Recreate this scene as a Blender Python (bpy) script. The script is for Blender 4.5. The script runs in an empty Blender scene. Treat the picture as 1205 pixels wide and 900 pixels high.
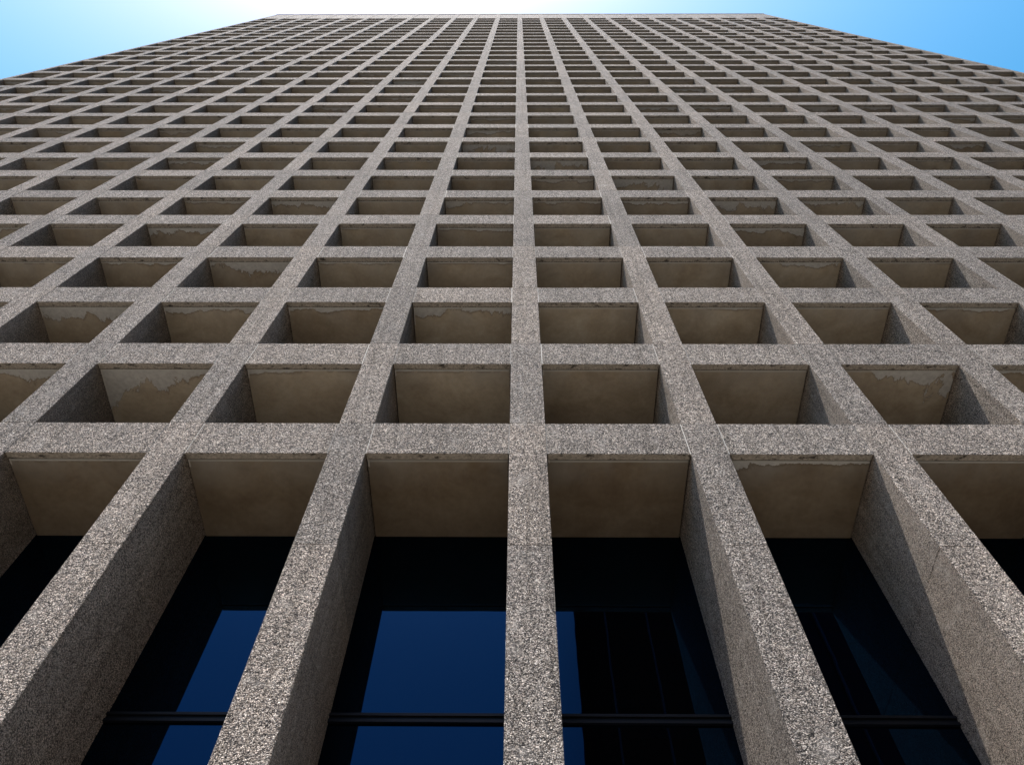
import bpy, math, random
from mathutils import Matrix, Vector

random.seed(11)
SC = bpy.context.scene
COL = SC.collection
R = math.radians

# ------------------------------------------------------------------ helpers
class MB:
    """collects polygons with per-face numbers, then links them as ONE mesh object"""
    def __init__(self):
        self.v, self.f, self.tone, self.uv, self.amp, self.side, self.seed, self.mi = [], [], [], [], [], [], [], []

    def face(self, pts, tone=0.5, uv=None, amp=0.0, side=0.0, seed=0.0, mi=0):
        n = len(self.v)
        self.v += [tuple(p) for p in pts]
        self.f.append(tuple(range(n, n + len(pts))))
        self.tone.append(tone); self.amp.append(amp); self.side.append(side); self.seed.append(seed); self.mi.append(mi)
        self.uv += uv if uv else [(0.0, 0.0)] * len(pts)

    def box(self, x0, x1, y0, y1, z0, z1, tone=0.5, mi=0):
        a = [(x0, y0, z0), (x1, y0, z0), (x1, y1, z0), (x0, y1, z0), (x0, y0, z1), (x1, y0, z1), (x1, y1, z1), (x0, y1, z1)]
        for q in ((3, 2, 1, 0), (4, 5, 6, 7), (0, 1, 5, 4), (1, 2, 6, 5), (2, 3, 7, 6), (3, 0, 4, 7)):
            self.face([a[i] for i in q], tone, mi=mi)

    def prism_z(self, poly, z0, z1, tone=0.5, mi=0, caps=True, mis=None):
        n = len(poly)                       # poly counter-clockwise seen from above
        for i in range(n):
            (xa, ya), (xb, yb) = poly[i], poly[(i + 1) % n]
            self.face([(xa, ya, z0), (xb, yb, z0), (xb, yb, z1), (xa, ya, z1)], tone, mi=mis[i] if mis else mi)
        if caps:
            self.face([(x, y, z1) for x, y in poly], tone, mi=mi)
            self.face([(x, y, z0) for x, y in reversed(poly)], tone, mi=mi)

    def prism_x(self, poly, x0, x1, tone=0.5, mi=0):
        n = len(poly)                       # poly of (y, z), counter-clockwise seen from +x
        for i in range(n):
            (ya, za), (yb, zb) = poly[i], poly[(i + 1) % n]
            self.face([(x1, ya, za), (x1, yb, zb), (x0, yb, zb), (x0, ya, za)], tone, mi=mi)
        self.face([(x1, y, z) for y, z in poly], tone, mi=mi)
        self.face([(x0, y, z) for y, z in reversed(poly)], tone, mi=mi)

    def build(self, name, mats, parent=None):
        me = bpy.data.meshes.new(name)
        me.from_pydata(self.v, [], self.f)
        for key in ('tone', 'amp', 'side', 'seed'):
            me.attributes.new(key, 'FLOAT', 'FACE').data.foreach_set('value', getattr(self, key))
        uv = me.uv_layers.new(name='metres')
        flat = [c for p in self.uv for c in p]
        uv.data.foreach_set('uv', flat)
        for m in (mats if isinstance(mats, (list, tuple)) else [mats]):
            me.materials.append(m)
        me.polygons.foreach_set('material_index', self.mi)
        me.update()
        o = bpy.data.objects.new(name, me)
        COL.objects.link(o)
        if parent: o.parent = parent
        return o

def tag(o, label=None, cat=None, group=None, kind=None):
    for k, v in (('label', label), ('category', cat), ('group', group), ('kind', kind)):
        if v: o[k] = v
    return o

def empty(name, loc=(0, 0, 0)):
    o = bpy.data.objects.new(name, None)
    o.location = loc
    COL.objects.link(o)
    return o

# ------------------------------------------------------------------ materials
class NT:
    def __init__(self, name):
        self.m = bpy.data.materials.new(name)
        self.m.use_nodes = True
        self.t = self.m.node_tree
        self.b = self.t.nodes['Principled BSDF']
        self.out = self.t.nodes['Material Output']
    def n(self, typ, **kw):
        nd = self.t.nodes.new(typ)
        for k, v in kw.items():
            if k.startswith('i_'):
                nd.inputs[int(k[2:])].default_value = v
            else:
                setattr(nd, k, v)
        return nd
    def l(self, a, b): self.t.links.new(a, b)
    def math(self, op, a, b=None, c=None, clamp=False):
        nd = self.n('ShaderNodeMath', operation=op, use_clamp=clamp)
        for i, s in enumerate((a, b, c)):
            if s is None: continue
            if isinstance(s, (int, float)): nd.inputs[i].default_value = s
            else: self.l(s, nd.inputs[i])
        return nd.outputs[0]
    def ramp(self, fac, stops, interp='LINEAR'):
        nd = self.n('ShaderNodeValToRGB')
        r = nd.color_ramp; r.interpolation = interp
        while len(r.elements) < len(stops): r.elements.new(0.5)
        for e, (p, c) in zip(r.elements, stops):
            e.position = p; e.color = (*c, 1) if len(c) == 3 else c
        self.l(fac, nd.inputs[0])
        return nd.outputs[0]
    def mix(self, fac, a, b, mode='MIX'):
        nd = self.n('ShaderNodeMix', data_type='RGBA', blend_type=mode)
        for i, s in ((0, fac), (6, a), (7, b)):
            if isinstance(s, (int, float)): nd.inputs[i].default_value = s
            elif isinstance(s, tuple): nd.inputs[i].default_value = (*s, 1)
            else: self.l(s, nd.inputs[i])
        return nd.outputs[2]
    def attr(self, name):
        return self.n('ShaderNodeAttribute', attribute_name=name)
    def noise(self, vec, scale, detail=3, rough=0.55, dist=0.0):
        nd = self.n('ShaderNodeTexNoise')
        nd.inputs['Scale'].default_value = scale; nd.inputs['Detail'].default_value = detail
        nd.inputs['Roughness'].default_value = rough; nd.inputs['Distortion'].default_value = dist
        self.l(vec, nd.inputs['Vector'])
        return nd.outputs[0]
    def obj(self):
        return self.n('ShaderNodeTexCoord').outputs['Object']

def aggregate(name, gain=1.0, relief=1.0, contrast=1.0, tint=(1.0, 1.0, 1.0)):
    """exposed pebble aggregate: stones of several greys set in darker mortar"""
    k = NT(name); co = k.obj()
    vo = k.n('ShaderNodeTexVoronoi', feature='F1'); vo.inputs['Scale'].default_value = 58; vo.inputs['Randomness'].default_value = 1
    warp = k.n('ShaderNodeTexNoise'); warp.inputs['Scale'].default_value = 44; warp.inputs['Detail'].default_value = 1
    k.l(co, warp.inputs['Vector'])
    wv = k.n('ShaderNodeVectorMath', operation='MULTIPLY_ADD')
    k.l(warp.outputs['Color'], wv.inputs[0]); wv.inputs[1].default_value = (.022, .022, .022); k.l(co, wv.inputs[2])
    k.l(wv.outputs[0], vo.inputs['Vector'])
    sep = k.n('ShaderNodeSeparateColor'); k.l(vo.outputs['Color'], sep.inputs[0])
    def shade(r, gg, b):                # stone colours, closer to their mean for the shade-lifted pillar sides
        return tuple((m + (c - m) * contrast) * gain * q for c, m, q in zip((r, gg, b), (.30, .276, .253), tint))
    st = k.ramp(sep.outputs[0], [(0, shade(.035, .033, .034)), (.25, shade(.15, .142, .138)), (.5, shade(.29, .266, .241)), (.78, shade(.45, .412, .373)), (1, shade(.72, .675, .625))])
    warm = k.ramp(sep.outputs[1], [(0, (1, .95, .9)), (.6, (1, 1, 1)), (1, (1.04, .96, .93))])
    st = k.mix(1.0, st, warm, 'MULTIPLY')
    edge = k.ramp(vo.outputs['Distance'], [(.0, (1, 1, 1)), (.38, (1, 1, 1)), (.70, (.22, .212, .205))])
    st = k.mix(1.0, st, edge, 'MULTIPLY')
    # a coarser second size of stone so the speckle survives with distance
    v2 = k.n('ShaderNodeTexVoronoi', feature='F1'); v2.inputs['Scale'].default_value = 24
    k.l(wv.outputs[0], v2.inputs['Vector'])
    s2 = k.n('ShaderNodeSeparateColor'); k.l(v2.outputs['Color'], s2.inputs[0])
    lo, hi = 1 - .34 * contrast, 1 + .30 * contrast
    st = k.mix(1.0, st, k.ramp(s2.outputs[0], [(0, (lo,) * 3), (.5, (1, 1, 1)), (1, (hi,) * 3)]), 'MULTIPLY')
    # broad weathering and the tone of each cast piece
    n3 = k.noise(co, .55, 5, .6)
    st = k.mix(1.0, st, k.ramp(n3, [(.3, (.82, .81, .80)), (.7, (1.13, 1.11, 1.09))]), 'MULTIPLY')
    n5 = k.noise(co, 2.3, 5, .65, .6)
    st = k.mix(k.ramp(n5, [(.55, (0, 0, 0)), (.68, (.30, .30, .30))]), st, shade(.36, .335, .31))   # mortar-rich, smeared spots
    st = k.mix(1.0, st, k.ramp(k.noise(co, 1.4, 5, .7), [(.28, (.72, .71, .70)), (.42, (1, 1, 1))]), 'MULTIPLY')   # soot
    tn = k.attr('tone').outputs['Fac']
    st = k.mix(1.0, st, k.ramp(tn, [(0, (.80, .805, .81)), (.5, (1, 1, 1)), (1, (1.15, 1.115, 1.08))]), 'MULTIPLY')
    # vertical run-off streaks
    mp = k.n('ShaderNodeMapping'); mp.inputs['Scale'].default_value = (5.5, 5.5, .12); k.l(co, mp.inputs['Vector'])
    n4 = k.noise(mp.outputs[0], 1.0, 4, .6)
    st = k.mix(1.0, st, k.ramp(n4, [(.30, (.72, .71, .69)), (.52, (1, 1, 1))]), 'MULTIPLY')
    k.l(st, k.b.inputs['Base Color'])
    k.b.inputs['Roughness'].default_value = .92
    k.b.inputs['Specular IOR Level'].default_value = .25
    h = k.math('MULTIPLY', vo.outputs['Distance'], -1.0)
    h = k.math('ADD', h, k.math('MULTIPLY', sep.outputs[2], .35))
    bp = k.n('ShaderNodeBump'); bp.inputs['Strength'].default_value = 1.0 * relief; bp.inputs['Distance'].default_value = .024
    k.l(h, bp.inputs['Height']); k.l(bp.outputs[0], k.b.inputs['Normal'])
    return k.m

def soffit_mat():
    """smooth painted underside, brown with age, its coat lifted along the outer edge of some bays"""
    k = NT('painted_soffit'); co = k.obj()
    n1 = k.noise(co, 1.1, 6, .62, .4)
    n2 = k.noise(co, 9.0, 4, .6)
    base = k.ramp(n1, [(.28, (.215, .172, .118)), (.5, (.29, .245, .178)), (.72, (.35, .31, .24))])
    base = k.mix(1.0, base, k.ramp(n2, [(.3, (.90, .89, .88)), (.7, (1.07, 1.07, 1.06))]), 'MULTIPLY')
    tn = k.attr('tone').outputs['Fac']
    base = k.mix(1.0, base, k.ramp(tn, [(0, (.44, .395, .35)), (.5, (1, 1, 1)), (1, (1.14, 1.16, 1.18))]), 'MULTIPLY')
    uvn = k.n('ShaderNodeUVMap', uv_map='metres')
    sp = k.n('ShaderNodeSeparateXYZ'); k.l(uvn.outputs[0], sp.inputs[0])
    u, v = sp.outputs[0], sp.outputs[1]
    amp, side, seed = (k.attr(a).outputs['Fac'] for a in ('amp', 'side', 'seed'))
    cb = k.n('ShaderNodeCombineXYZ')
    k.l(k.math('ADD', u, seed), cb.inputs[0]); k.l(k.math('MULTIPLY', v, .55), cb.inputs[1]); k.l(seed, cb.inputs[2])
    jag = k.noise(cb.outputs[0], 1.05, 9, .66, .5)
    jag = k.math('MULTIPLY_ADD', jag, 5.0, -1.85)
    lean = k.math('MULTIPLY_ADD', k.math('MULTIPLY_ADD', u, .70, -1.0), side, 1.0)
    reach = k.math('MULTIPLY', k.math('MULTIPLY', amp, lean), jag)
    d = k.math('SUBTRACT', reach, v)
    peel = k.math('MULTIPLY', d, 90.0, clamp=True)
    near = k.math('ABSOLUTE', d)
    rim = k.math('SUBTRACT', 1.0, k.math('MULTIPLY', near, 16.0, clamp=True))
    has = k.math('GREATER_THAN', reach, .03)
    rim = k.math('MULTIPLY', k.math('MULTIPLY', rim, has), .55)
    # a greyish gradient over the outer third: daylight at the edge painted into the colour
    edgelight = k.math('SUBTRACT', 1.0, k.math('MULTIPLY', v, 1.25, clamp=True))
    edgelight = k.math('MULTIPLY', edgelight, k.ramp(k.noise(cb.outputs[0], .8, 4, .6), [(.35, (0, 0, 0)), (.7, (.75, .75, .75))]))
    base = k.mix(edgelight, base, (.225, .222, .207))
    base = k.mix(rim, base, (.07, .046, .028))
    peel = k.math('MULTIPLY', peel, k.math('MULTIPLY_ADD', k.math('FRACT', k.math('MULTIPLY', seed, 3.7)), .65, .35))
    coat = k.ramp(n2, [(.3, (.30, .305, .295)), (.7, (.41, .41, .39))])
    base = k.mix(peel, base, coat)
    edge = k.math('LESS_THAN', v, .045)
    base = k.mix(k.math('MULTIPLY', edge, .55), base, (.34, .34, .315))
    # split sealant along the left end of some bays
    ch = k.math('LESS_THAN', u, .035)
    ch = k.math('MULTIPLY', ch, k.math('LESS_THAN', v, k.math('MULTIPLY', jag, k.math('MULTIPLY_ADD', amp, 1.1, .18))))
    base = k.mix(k.math('MULTIPLY', ch, .8), base, (.42, .40, .36))
    k.l(base, k.b.inputs['Base Color'])
    k.b.inputs['Roughness'].default_value = .8
    k.b.inputs['Specular IOR Level'].default_value = .3
    bp = k.n('ShaderNodeBump'); bp.inputs['Strength'].default_value = .25; bp.inputs['Distance'].default_value = .01
    k.l(k.math('MULTIPLY_ADD', peel, -.8, n2), bp.inputs['Height']); k.l(bp.outputs[0], k.b.inputs['Normal'])
    return k.m

def lip_mat():
    """dirty underside of the spandrel's outer lip, with black growth in spots"""
    k = NT('grimy_drip_lip'); co = k.obj()
    n1 = k.noise(co, 22, 3, .6)
    c = k.ramp(n1, [(.3, (.15, .135, .11)), (.7, (.33, .30, .255))])
    mp = k.n('ShaderNodeMapping'); mp.inputs['Scale'].default_value = (2.6, 6, 4); k.l(co, mp.inputs['Vector'])
    n2 = k.noise(mp.outputs[0], 1.6, 5, .7)
    c = k.mix(k.ramp(n2, [(.56, (0, 0, 0)), (.62, (.92, .92, .92))]), c, (.018, .014, .010))
    k.l(c, k.b.inputs['Base Color']); k.b.inputs['Roughness'].default_value = .95
    return k.m

def plain(name, col, rough=.8, var=.12, scale=3.0, bump=0.0, metallic=0.0, spec=.4):
    k = NT(name); co = k.obj()
    n = k.noise(co, scale, 6, .62)
    lo = tuple(c * (1 - var * 1.6) for c in col); hi = tuple(c * (1 + var * 1.6) for c in col)
    k.l(k.ramp(n, [(.3, lo), (.7, hi)]), k.b.inputs['Base Color'])
    k.b.inputs['Roughness'].default_value = rough; k.b.inputs['Metallic'].default_value = metallic
    k.b.inputs['Specular IOR Level'].default_value = spec
    if bump:
        bp = k.n('ShaderNodeBump'); bp.inputs['Strength'].default_value = bump; bp.inputs['Distance'].default_value = .01
        k.l(k.noise(co, scale * 14, 3, .6), bp.inputs['Height']); k.l(bp.outputs[0], k.b.inputs['Normal'])
    return k.m

def seal_mat():
    """joint sealant, fresh and pale in some joints, grey and perished in others"""
    k = NT('joint_sealant'); co = k.obj()
    t = k.math('ADD', k.attr('tone').outputs['Fac'], k.math('MULTIPLY_ADD', k.noise(co, 1.3, 4, .6), .8, -.4))
    k.l(k.ramp(t, [(.15, (.10, .095, .09)), (.45, (.26, .25, .235)), (.85, (.50, .485, .45))]), k.b.inputs['Base Color'])
    k.b.inputs['Roughness'].default_value = .8
    return k.m

def glass_mat():
    """dark tinted plate glass with a bluish mirror coat, very slightly wavy"""
    k = NT('dark_tinted_glass'); co = k.obj()
    df = k.n('ShaderNodeBsdfDiffuse'); df.inputs[0].default_value = (.0016, .0016, .002, 1)
    gl = k.n('ShaderNodeBsdfGlossy'); gl.inputs[0].default_value = (.048, .26, .64, 1); gl.inputs['Roughness'].default_value = .012
    fr = k.n('ShaderNodeFresnel'); fr.inputs[0].default_value = 1.62
    bp = k.n('ShaderNodeBump'); bp.inputs['Strength'].default_value = .11; bp.inputs['Distance'].default_value = .01
    k.l(k.noise(co, .9, 2, .5), bp.inputs['Height'])
    k.l(bp.outputs[0], gl.inputs['Normal']); k.l(bp.outputs[0], fr.inputs['Normal'])
    mx = k.n('ShaderNodeMixShader')
    k.l(fr.outputs[0], mx.inputs[0]); k.l(df.outputs[0], mx.inputs[1]); k.l(gl.outputs[0], mx.inputs[2])
    k.l(mx.outputs[0], k.out.inputs[0])
    return k.m

def paving_mat():
    k = NT('plaza_paving'); co = k.obj()
    br = k.n('ShaderNodeTexBrick', offset=0.0)
    br.inputs['Scale'].default_value = 1.0; br.inputs['Brick Width'].default_value = 1.2; br.inputs['Row Height'].default_value = 1.2
    br.inputs['Mortar Size'].default_value = .012
    br.inputs['Color1'].default_value = (.33, .285, .23, 1); br.inputs['Color2'].default_value = (.37, .32, .26, 1); br.inputs['Mortar'].default_value = (.16, .145, .13, 1)
    k.l(co, br.inputs['Vector'])
    c = k.mix(1.0, br.outputs['Color'], k.ramp(k.noise(co, .8, 6, .6), [(.3, (.85, .85, .85)), (.7, (1.1, 1.1, 1.1))]), 'MULTIPLY')
    k.l(c, k.b.inputs['Base Color']); k.b.inputs['Roughness'].default_value = .85
    return k.m

M = dict(
    agg=aggregate('exposed_aggregate', 1.36, 1.0, 1.15),
    aggside=aggregate('shade_lifted_aggregate', 1.62, 1.1, .55, (1.03, .985, .915)),  # soft fill light on pillar sides put into the colour: lighter, warmer, flatter
    soffit=soffit_mat(),
    lip=lip_mat(),
    seal=seal_mat(),
    glass=glass_mat(),
    metal=plain('dark_bronze_metal', (.006, .0065, .009), .5, .1, 4, metallic=.6),
    parapet=aggregate('parapet_aggregate', 1.45, .6),
    plainconc=plain('side_wall_concrete', (.33, .305, .28), .9, .15, .6, .3),
    roof=plain('roof_gravel', (.25, .24, .22), .95, .15, 8, .4),
    paving=paving_mat(),
    ground=plain('city_ground', (.23, .205, .17), .95, .12, .08),
    asphalt=plain('asphalt', (.055, .054, .052), .9, .2, 1.5, .3),
    kerb=plain('kerb_concrete', (.34, .32, .29), .9, .1, 3),
    paint=plain('road_paint', (.72, .70, .64), .7, .1, 5),
    blackglass=plain('black_spandrel_glass', (.006, .006, .008), .25, .1, .3, spec=.2),
    blackwin=plain('black_window_glass', (.003, .003, .004), .1, .1, .3, spec=.25),
    fin=plain('grey_steel_fin', (.22, .23, .245), .45, .1, 3, spec=.4),
)

# ------------------------------------------------------------------ the tower's measures (metres; the camera stands at x -0.17, y -8.6)
EYE = 1.6
P, W, DEP, CURV = 3.6, .744, 2.12, .0001
NB = 12
def PX(k): return P * k * (1 - CURV * k * k)
ZB = [12.97, 16.86, 20.73, 24.53, 28.24, 31.87, 35.49, 39.2, 43.0, 46.9, 50.85, 54.9, 59.0, 63.25, 67.6, 72.0, 76.4, 80.75, 85.05,
      89.45, 93.95, 98.4, 102.85, 107.35, 111.95, 116.7, 121.5, 126.45, 131.4, 136.4]
ZB = [z + EYE for z in ZB]
Z_PAR, Z_ROOF = 141.4 + EYE, 151.6 + EYE
def HS(i): return max(1.0, 1.145 - .006 * i)
HALF = W / 2
GAP = .022

cam_rows = ((0.99997023, 0.00201417, 0.00744901), (-0.0017721, -0.87959096, 0.47572745), (-0.00751028, 0.47572648, 0.8795612))
CAM_POS = Vector((-0.2026, -8.6046, EYE))
FPX = 921.82
def project(p):
    d = Vector(p) - CAM_POS
    c = d.dot(Vector(cam_rows[2]))
    if c <= .1: return None
    return (602.5 + FPX * d.dot(Vector(cam_rows[0])) / c, 450 - FPX * d.dot(Vector(cam_rows[1])) / c)
def seen_area(x0, x1, z0, z1, y=0.0):
    a = [project((x, y, z)) for x, z in ((x0, z0), (x1, z0), (x1, z1), (x0, z1))]
    if None in a: return 0
    ar = abs(sum(a[i][0] * a[(i + 1) % 4][1] - a[(i + 1) % 4][0] * a[i][1] for i in range(4))) / 2
    n = 0
    for i in range(9):
        for j in range(5):
            q = project((x0 + (x1 - x0) * (i + .5) / 9, y, z0 + (z1 - z0) * (j + .5) / 5))
            if q and 0 < q[0] < 1205 and 0 < q[1] < 900: n += 1
    return ar * n / 45

tower = tag(empty('office_tower'), 'tall grey concrete tower with a deep grid of square recesses between pebbled pillars', 'office tower')

# ------------------------------------------------------------------ pillars: one part each, from pavement to parapet
def sides(k):
    xc = PX(k)
    return xc - (HALF if k > -NB else .04), xc + (HALF if k < NB else .04)
def pillar(k):
    b = MB()
    x0, x1 = sides(k)
    c = .012
    poly = [(x0, c), (x0 + c, 0), (x1 - c, 0), (x1, c), (x1, DEP + .25), (x0, DEP + .25)]
    core = [(x0 + .015, .02), (x1 - .015, .02), (x1 - .015, DEP + .24), (x0 + .015, DEP + .24)]
    cuts = [-.3, 3.2, 7.55, 11.82] + [z + HS(i) for i, z in enumerate(ZB)] + [Z_PAR]
    for a, e in zip(cuts, cuts[1:]):
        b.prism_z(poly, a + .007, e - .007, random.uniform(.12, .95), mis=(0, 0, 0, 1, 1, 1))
    b.prism_z(core, cuts[0], cuts[-1], .3)
    return b
for k in range(-NB, NB + 1):
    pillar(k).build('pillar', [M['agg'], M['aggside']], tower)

# ------------------------------------------------------------------ spandrels: one per bay and storey, each with its soffit and joints
PEEL = {(0, 1): (.14, -.6), (0, 0): (0, 0), (0, -1): (0, 0), (0, -2): (0, 0), (0, -3): (.04, 0), (0, 2): (.03, 0), (0, -4): (.08, 0),
        (1, -1): (.05, -.5), (1, 0): (0, 0), (1, 1): (0, 0), (1, 2): (.42, .8), (1, -2): (.08, -.6), (1, -3): (.55, -.75), (1, -4): (.34, -.2), (1, 3): (.1, 0),
        (2, -1): (.26, .1), (2, 0): (0, 0), (2, 1): (.05, .8), (2, -2): (.14, -.4), (2, -3): (.2, 0), (2, -4): (.42, -.2), (2, 2): (.03, 0), (2, 3): (.1, .4),
        (3, -3): (.42, .1), (3, -4): (.12, 0), (3, -2): (.1, 0), (3, -1): (.06, 0), (3, 0): (0, 0), (3, 1): (.03, 0), (3, 2): (.2, .6),
        (5, 2): (.45, .3), (7, 0): (.5, 0), (6, 1): (.5, .2), (8, -1): (.5, 0), (5, -3): (.3, .3)}

def spandrel_into(b, s, j, x0, x1, i):
    z, h = ZB[i], HS(i)
    t = random.uniform(.15, .9)
    yf = .005 + random.uniform(0, .008)
    z += random.uniform(-.006, .006)
    # cross-section (y, z): front panel, drip lip, groove, slab over the soffit, sill
    poly = [(yf, z + .008), (yf + .008, z), (.15, z), (.15, z + .045), (DEP + .2, z + .045), (DEP + .2, z + h - .02), (.30, z + h), (yf + .01, z + h), (yf, z + h - .01)]
    n0 = len(b.f)
    b.prism_x([(y, q) for y, q in reversed(poly)][::-1], x0, x1, t)
    # which face is the lip's underside and the groove side
    for q in range(n0, len(b.f)):
        zs = [b.v[v][2] for v in b.f[q]]; ys = [b.v[v][1] for v in b.f[q]]
        if max(ys) <= .151 and max(zs) < z + .046 and min(ys) > yf + .005:
            b.mi[q] = 1
    # joint sealant, held back behind both faces
    for q, (xa, xb) in enumerate(((x0 - GAP + .001, x0 - .001), (x1 + .001, x1 + GAP - .001))):
        j[q].box(xa, xb, .016, .06, z + .01, z + h - .012, random.random())

def soffit_into(s, x0, x1, i, jb):
    z = ZB[i]
    y0, y1, zz = .178, DEP + .1, z + .016
    amp, side = PEEL.get((i, jb), (None, None))
    if amp is None:
        left = .34 if jb < 0 else .2
        amp = random.uniform(.05, .32) if random.random() < left else random.uniform(0, .03)
        side = random.uniform(-.7, .7)
    seed = random.uniform(0, 80)
    if (i, jb) in PEEL: seed = (math.floor(seed) + .93) / 3.7 * 3
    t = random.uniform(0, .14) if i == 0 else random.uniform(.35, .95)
    w = x1 - x0 - .016
    xa, xb = x0 + .008, x1 - .008
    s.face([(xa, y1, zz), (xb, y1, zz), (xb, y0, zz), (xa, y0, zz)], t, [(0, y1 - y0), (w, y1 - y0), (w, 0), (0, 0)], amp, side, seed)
    s.face([(xa, y0, zz), (xb, y0, zz), (xb, y0, z + .043), (xa, y0, z + .043)], t, [(0, 0), (w, 0), (w, 0), (0, 0)], 0, 0, seed)
    s.face([(xa, y1, zz), (xa, y0, zz), (xa, y0, z + .043), (xa, y1, z + .043)], t, [(1, 1)] * 4, 0, 0, seed)
    s.face([(xb, y0, zz), (xb, y1, zz), (xb, y1, z + .043), (xb, y0, z + .043)], t, [(1, 1)] * 4, 0, 0, seed)

cells = []
for i in range(len(ZB)):
    for jb in range(-NB, NB):
        x0, x1 = PX(jb) + HALF + GAP, PX(jb + 1) - HALF - GAP
        cells.append((seen_area(x0, x1, ZB[i] - 2.0, ZB[i] + HS(i)), i, jb, x0, x1))
cells.sort(key=lambda c: -c[0])
rest_b, rest_j, rest_s = MB(), MB(), MB()
SPM = [M['agg'], M['lip']]
for n, (a, i, jb, x0, x1) in enumerate(cells):
    if n < 100:
        b, j, s = MB(), (MB(), MB()) if n < 50 else (rest_j, rest_j), MB()
    else:
        b, j, s = rest_b, (rest_j, rest_j), rest_s
    spandrel_into(b, s, j, x0, x1, i)
    soffit_into(s, x0, x1, i, jb)
    if n < 100:
        o = b.build('spandrel', SPM, tower)
        s.build('soffit', M['soffit'], o)
        if n < 50:
            for q in j: q.build('sealant_joint', M['seal'], o)
o = tag(rest_b.build('spandrel', SPM, tower), kind='stuff')
tag(rest_s.build('soffit', M['soffit'], o), kind='stuff')
tag(rest_j.build('sealant_joint', M['seal'], o), kind='stuff')

# ------------------------------------------------------------------ lobby windows: two panes and a transom per bay
for jb in range(-7, 7):
    x0, x1 = PX(jb) + HALF, PX(jb + 1) - HALF
    zt = EYE + 8.47
    o = empty('window'); o.parent = tower
    w = MB()
    w.prism_x([(DEP + .05, zt - .085), (DEP + .05, zt + .085), (DEP - .055, zt + .085), (DEP - .055, zt + .035), (DEP - .02, zt + .034),
               (DEP - .02, zt - .034), (DEP - .055, zt - .035), (DEP - .055, zt - .085)], x0 + .001, x1 - .001)
    w.build('transom', M['metal'], o)
    for nm, a, e in (('sill_rail', .02, .16), ('transom', 4.0, 4.1)):
        w = MB(); w.box(x0 + .001, x1 - .001, DEP - .03, DEP + .05, a, e); w.build(nm, M['metal'], o)
    for a, e in ((.161, 3.999), (4.101, zt - .086), (zt + .086, ZB[0] + .04)):
        g = MB(); g.box(x0 + .002, x1 - .002, DEP, DEP + .02, a, e)
        g.build('glass_pane', M['glass'], o)

# glass band behind the upper recesses, the windowless band on top, the other walls and the roof
g = MB()
for i in range(len(ZB)):
    zt = ZB[i + 1] if i + 1 < len(ZB) else Z_PAR
    for jb in range(-NB, NB):
        g.box(PX(jb) + HALF + .002, PX(jb + 1) - HALF - .002, DEP + .02, DEP + .04, ZB[i] + HS(i) + .001, zt + .04)
tag(g.build('upper_glazing', M['glass'], tower), kind='stuff')

XL, XR = sides(-NB)[0], sides(NB)[1]
pp = MB()
for jb in range(-NB, NB):
    x0, x1 = PX(jb) + HALF + .012, PX(jb + 1) - HALF - .012
    pp.prism_x([(.03, Z_PAR), (DEP + .3, Z_PAR), (DEP + .3, Z_ROOF - .5), (.03, Z_ROOF - .5)], x0, x1, random.uniform(.2, .8))
for k in range(-NB, NB + 1):
    x0, x1 = sides(k)
    for a, e in ((Z_PAR + .01, Z_PAR + 4.4), (Z_PAR + 4.42, Z_PAR + 8.8), (Z_PAR + 8.82, Z_ROOF - .5)):
        pp.box(x0, x1, 0, DEP + .3, a, e, random.uniform(.2, .9))
po = pp.build('parapet', M['parapet'], tower)
cp = MB(); cp.box(XL - .04, XR + .04, -.05, .6, Z_ROOF - .498, Z_ROOF)
cp.build('coping', M['plainconc'], po)
DEPTH = 34.0
sw = MB()
sw.box(XL + .02, XL + .6, DEP + .31, DEPTH, -.3, Z_ROOF - .5)
sw.box(XR - .6, XR - .02, DEP + .31, DEPTH, -.3, Z_ROOF - .5)
sw.box(XL + .62, XR - .62, DEPTH - .6, DEPTH - .02, -.3, Z_ROOF - .5)
sw.build('side_wall', M['plainconc'], tower)
rf = MB(); rf.box(XL + .61, XR - .61, DEP + .32, DEPTH - .61, Z_ROOF - 1.6, Z_ROOF - 1.2)
rf.build('roof', M['roof'], tower)

# ------------------------------------------------------------------ dark tower across the street, seen mirrored in the lobby glass
dt = tag(empty('glass_tower', (41, -60, 0)), 'black glass tower across the street, mirrored in the windows right of the middle pillar', 'glass tower')
def rel(x): return x - 41
DH, DX0, DX1, DY0 = 150.0, 6.9, 75.0, -92.0
body = MB()
body.box(rel(DX0), rel(DX1), DY0 + 60, -.5, 0, DH)
body.build('body', M['blackwin'], dt)
bands = MB()
for f in range(38):
    bands.box(rel(DX0) + .01, rel(DX1) - .01, -.499, -.42, 2.6 + f * 3.9, 3.9 + f * 3.9)
bands.build('spandrel_band', M['blackglass'], dt)
x = DX0 + 3.9
while x < DX1:
    fb = MB()
    fb.box(rel(x) - .09, rel(x) + .09, -.418, 0.02, .1, DH - .2)
    fb.build('fin', M['fin'], dt)
    x += 5.3
rb = MB(); rb.box(rel(DX0) - .1, rel(DX1) + .1, DY0 + 59.9, .1, DH + .001, DH + 1.2)
rb.build('roof_edge', M['blackglass'], dt)

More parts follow.
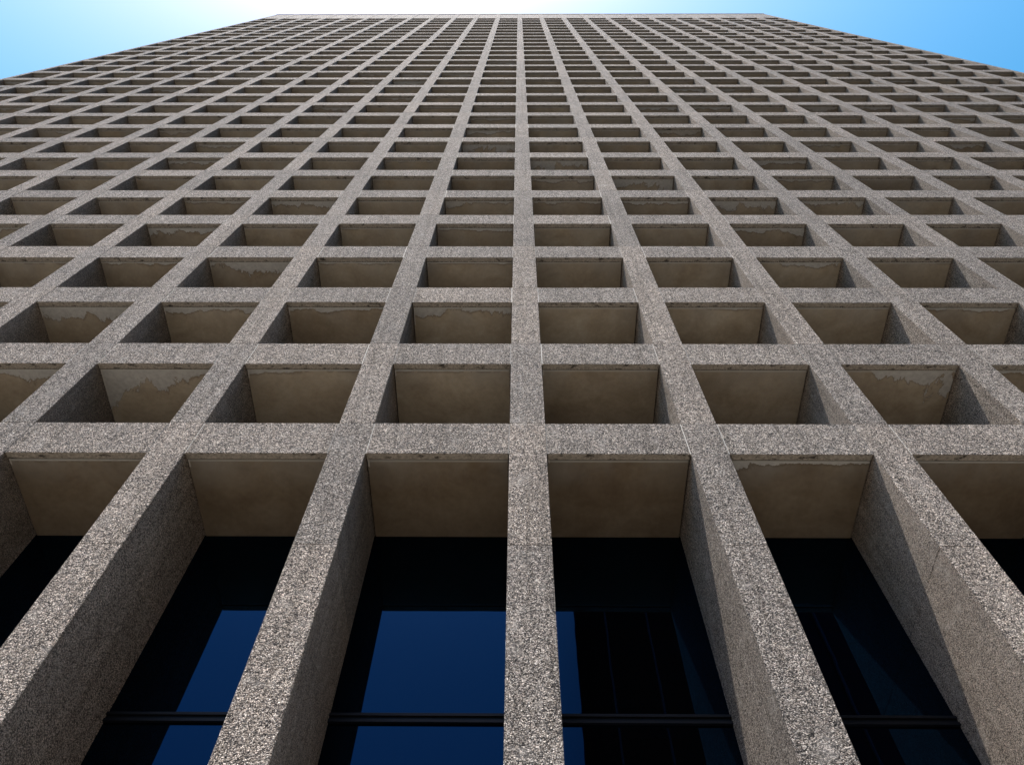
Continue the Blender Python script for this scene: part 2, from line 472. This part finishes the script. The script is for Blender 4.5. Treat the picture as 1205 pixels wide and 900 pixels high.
# ------------------------------------------------------------------ ground, plaza, street
def sheet(name, m, x0, x1, y0, y1, z):
    b = MB(); b.face([(x0, y0, z), (x1, y0, z), (x1, y1, z), (x0, y1, z)])
    return tag(b.build(name, m), kind='structure')
sheet('ground', M['ground'], -3000, 3000, -3000, 3000, -.16)
pl = MB(); pl.box(-70, 70, -26, 40, -.15, 0)
tag(pl.build('pavement', M['paving']), kind='structure')
sheet('road', M['asphalt'], -600, 600, -44, -26.32, -.15)
kb = MB(); kb.box(-70, 70, -26.3, -26.002, -.15, .004)
tag(kb.build('kerb', M['kerb']), kind='structure')
mk = MB()
for q in range(-20, 20):
    mk.face([(q * 9.0, -35.2, -.146), (q * 9.0 + 3, -35.2, -.146), (q * 9.0 + 3, -35.05, -.146), (q * 9.0, -35.05, -.146)])
tag(mk.build('road_markings', M['paint']), kind='structure')

# ------------------------------------------------------------------ camera
cam_d = bpy.data.cameras.new('camera')
cam_d.sensor_fit = 'HORIZONTAL'; cam_d.sensor_width = 36.0
cam_d.lens = FPX / 1205 * 36.0
cam_d.clip_start = .1; cam_d.clip_end = 8000
cam = bpy.data.objects.new('camera', cam_d); COL.objects.link(cam)
r, u, f = (Vector(q) for q in cam_rows)
m = Matrix(((r.x, u.x, -f.x), (r.y, u.y, -f.y), (r.z, u.z, -f.z))).to_4x4()
m.translation = CAM_POS
cam.matrix_world = m
SC.camera = cam

# ------------------------------------------------------------------ sun and sky
SUN = Vector((-.36, -1.0, 2.85)).normalized()
elev = math.asin(SUN.z)
azim = math.atan2(SUN.x, SUN.y)
sun_d = bpy.data.lights.new('sun', 'SUN'); sun_d.energy = 3.4; sun_d.angle = R(.5); sun_d.color = (1, .94, .87)
sun = bpy.data.objects.new('sun', sun_d); COL.objects.link(sun)
sun.rotation_euler = SUN.to_track_quat('Z', 'Y').to_euler()
wd = bpy.data.worlds.new('World'); SC.world = wd; wd.use_nodes = True
nt = wd.node_tree
bg = nt.nodes['Background']
sky = nt.nodes.new('ShaderNodeTexSky'); sky.sky_type = 'NISHITA'; sky.sun_disc = False
sky.sun_elevation = elev; sky.sun_rotation = azim % (2 * math.pi)
sky.altitude = 30; sky.air_density = 1.0; sky.dust_density = 5.0; sky.ozone_density = 3.0
# the photograph's saturated film response to the hazy sky, channel by channel
sp = nt.nodes.new('ShaderNodeSeparateColor'); cb = nt.nodes.new('ShaderNodeCombineColor')
nt.links.new(sky.outputs[0], sp.inputs[0])
for ch, (ref, val, pw) in enumerate(((2.25, .45, 1.6), (2.63, 1.6, .8), (3.78, 3.1, .75))):
    a = nt.nodes.new('ShaderNodeMath'); a.operation = 'MULTIPLY'; a.inputs[1].default_value = 1 / ref
    b = nt.nodes.new('ShaderNodeMath'); b.operation = 'POWER'; b.inputs[1].default_value = pw
    c = nt.nodes.new('ShaderNodeMath'); c.operation = 'MULTIPLY'; c.inputs[1].default_value = val
    d = nt.nodes.new('ShaderNodeMath'); d.operation = 'MINIMUM'; d.inputs[1].default_value = 8.0
    nt.links.new(sp.outputs[ch], a.inputs[0]); nt.links.new(a.outputs[0], b.inputs[0])
    nt.links.new(b.outputs[0], c.inputs[0]); nt.links.new(c.outputs[0], d.inputs[0])
    e = nt.nodes.new('ShaderNodeMath'); e.operation = 'MAXIMUM'; e.inputs[1].default_value = (.40, .8, 0)[ch]
    nt.links.new(d.outputs[0], e.inputs[0]); nt.links.new(e.outputs[0], cb.inputs[ch])
nt.links.new(cb.outputs[0], bg.inputs[0])
bg.inputs[1].default_value = .15

SC.view_settings.view_transform = 'Standard'; SC.view_settings.look = 'None'
SC.view_settings.exposure = 1.0; SC.view_settings.gamma = 1.0
SC.view_settings.use_curve_mapping = False
SC.cycles.max_bounces = 8; SC.cycles.diffuse_bounces = 5; SC.cycles.glossy_bounces = 3
SC.cycles.use_denoising = True
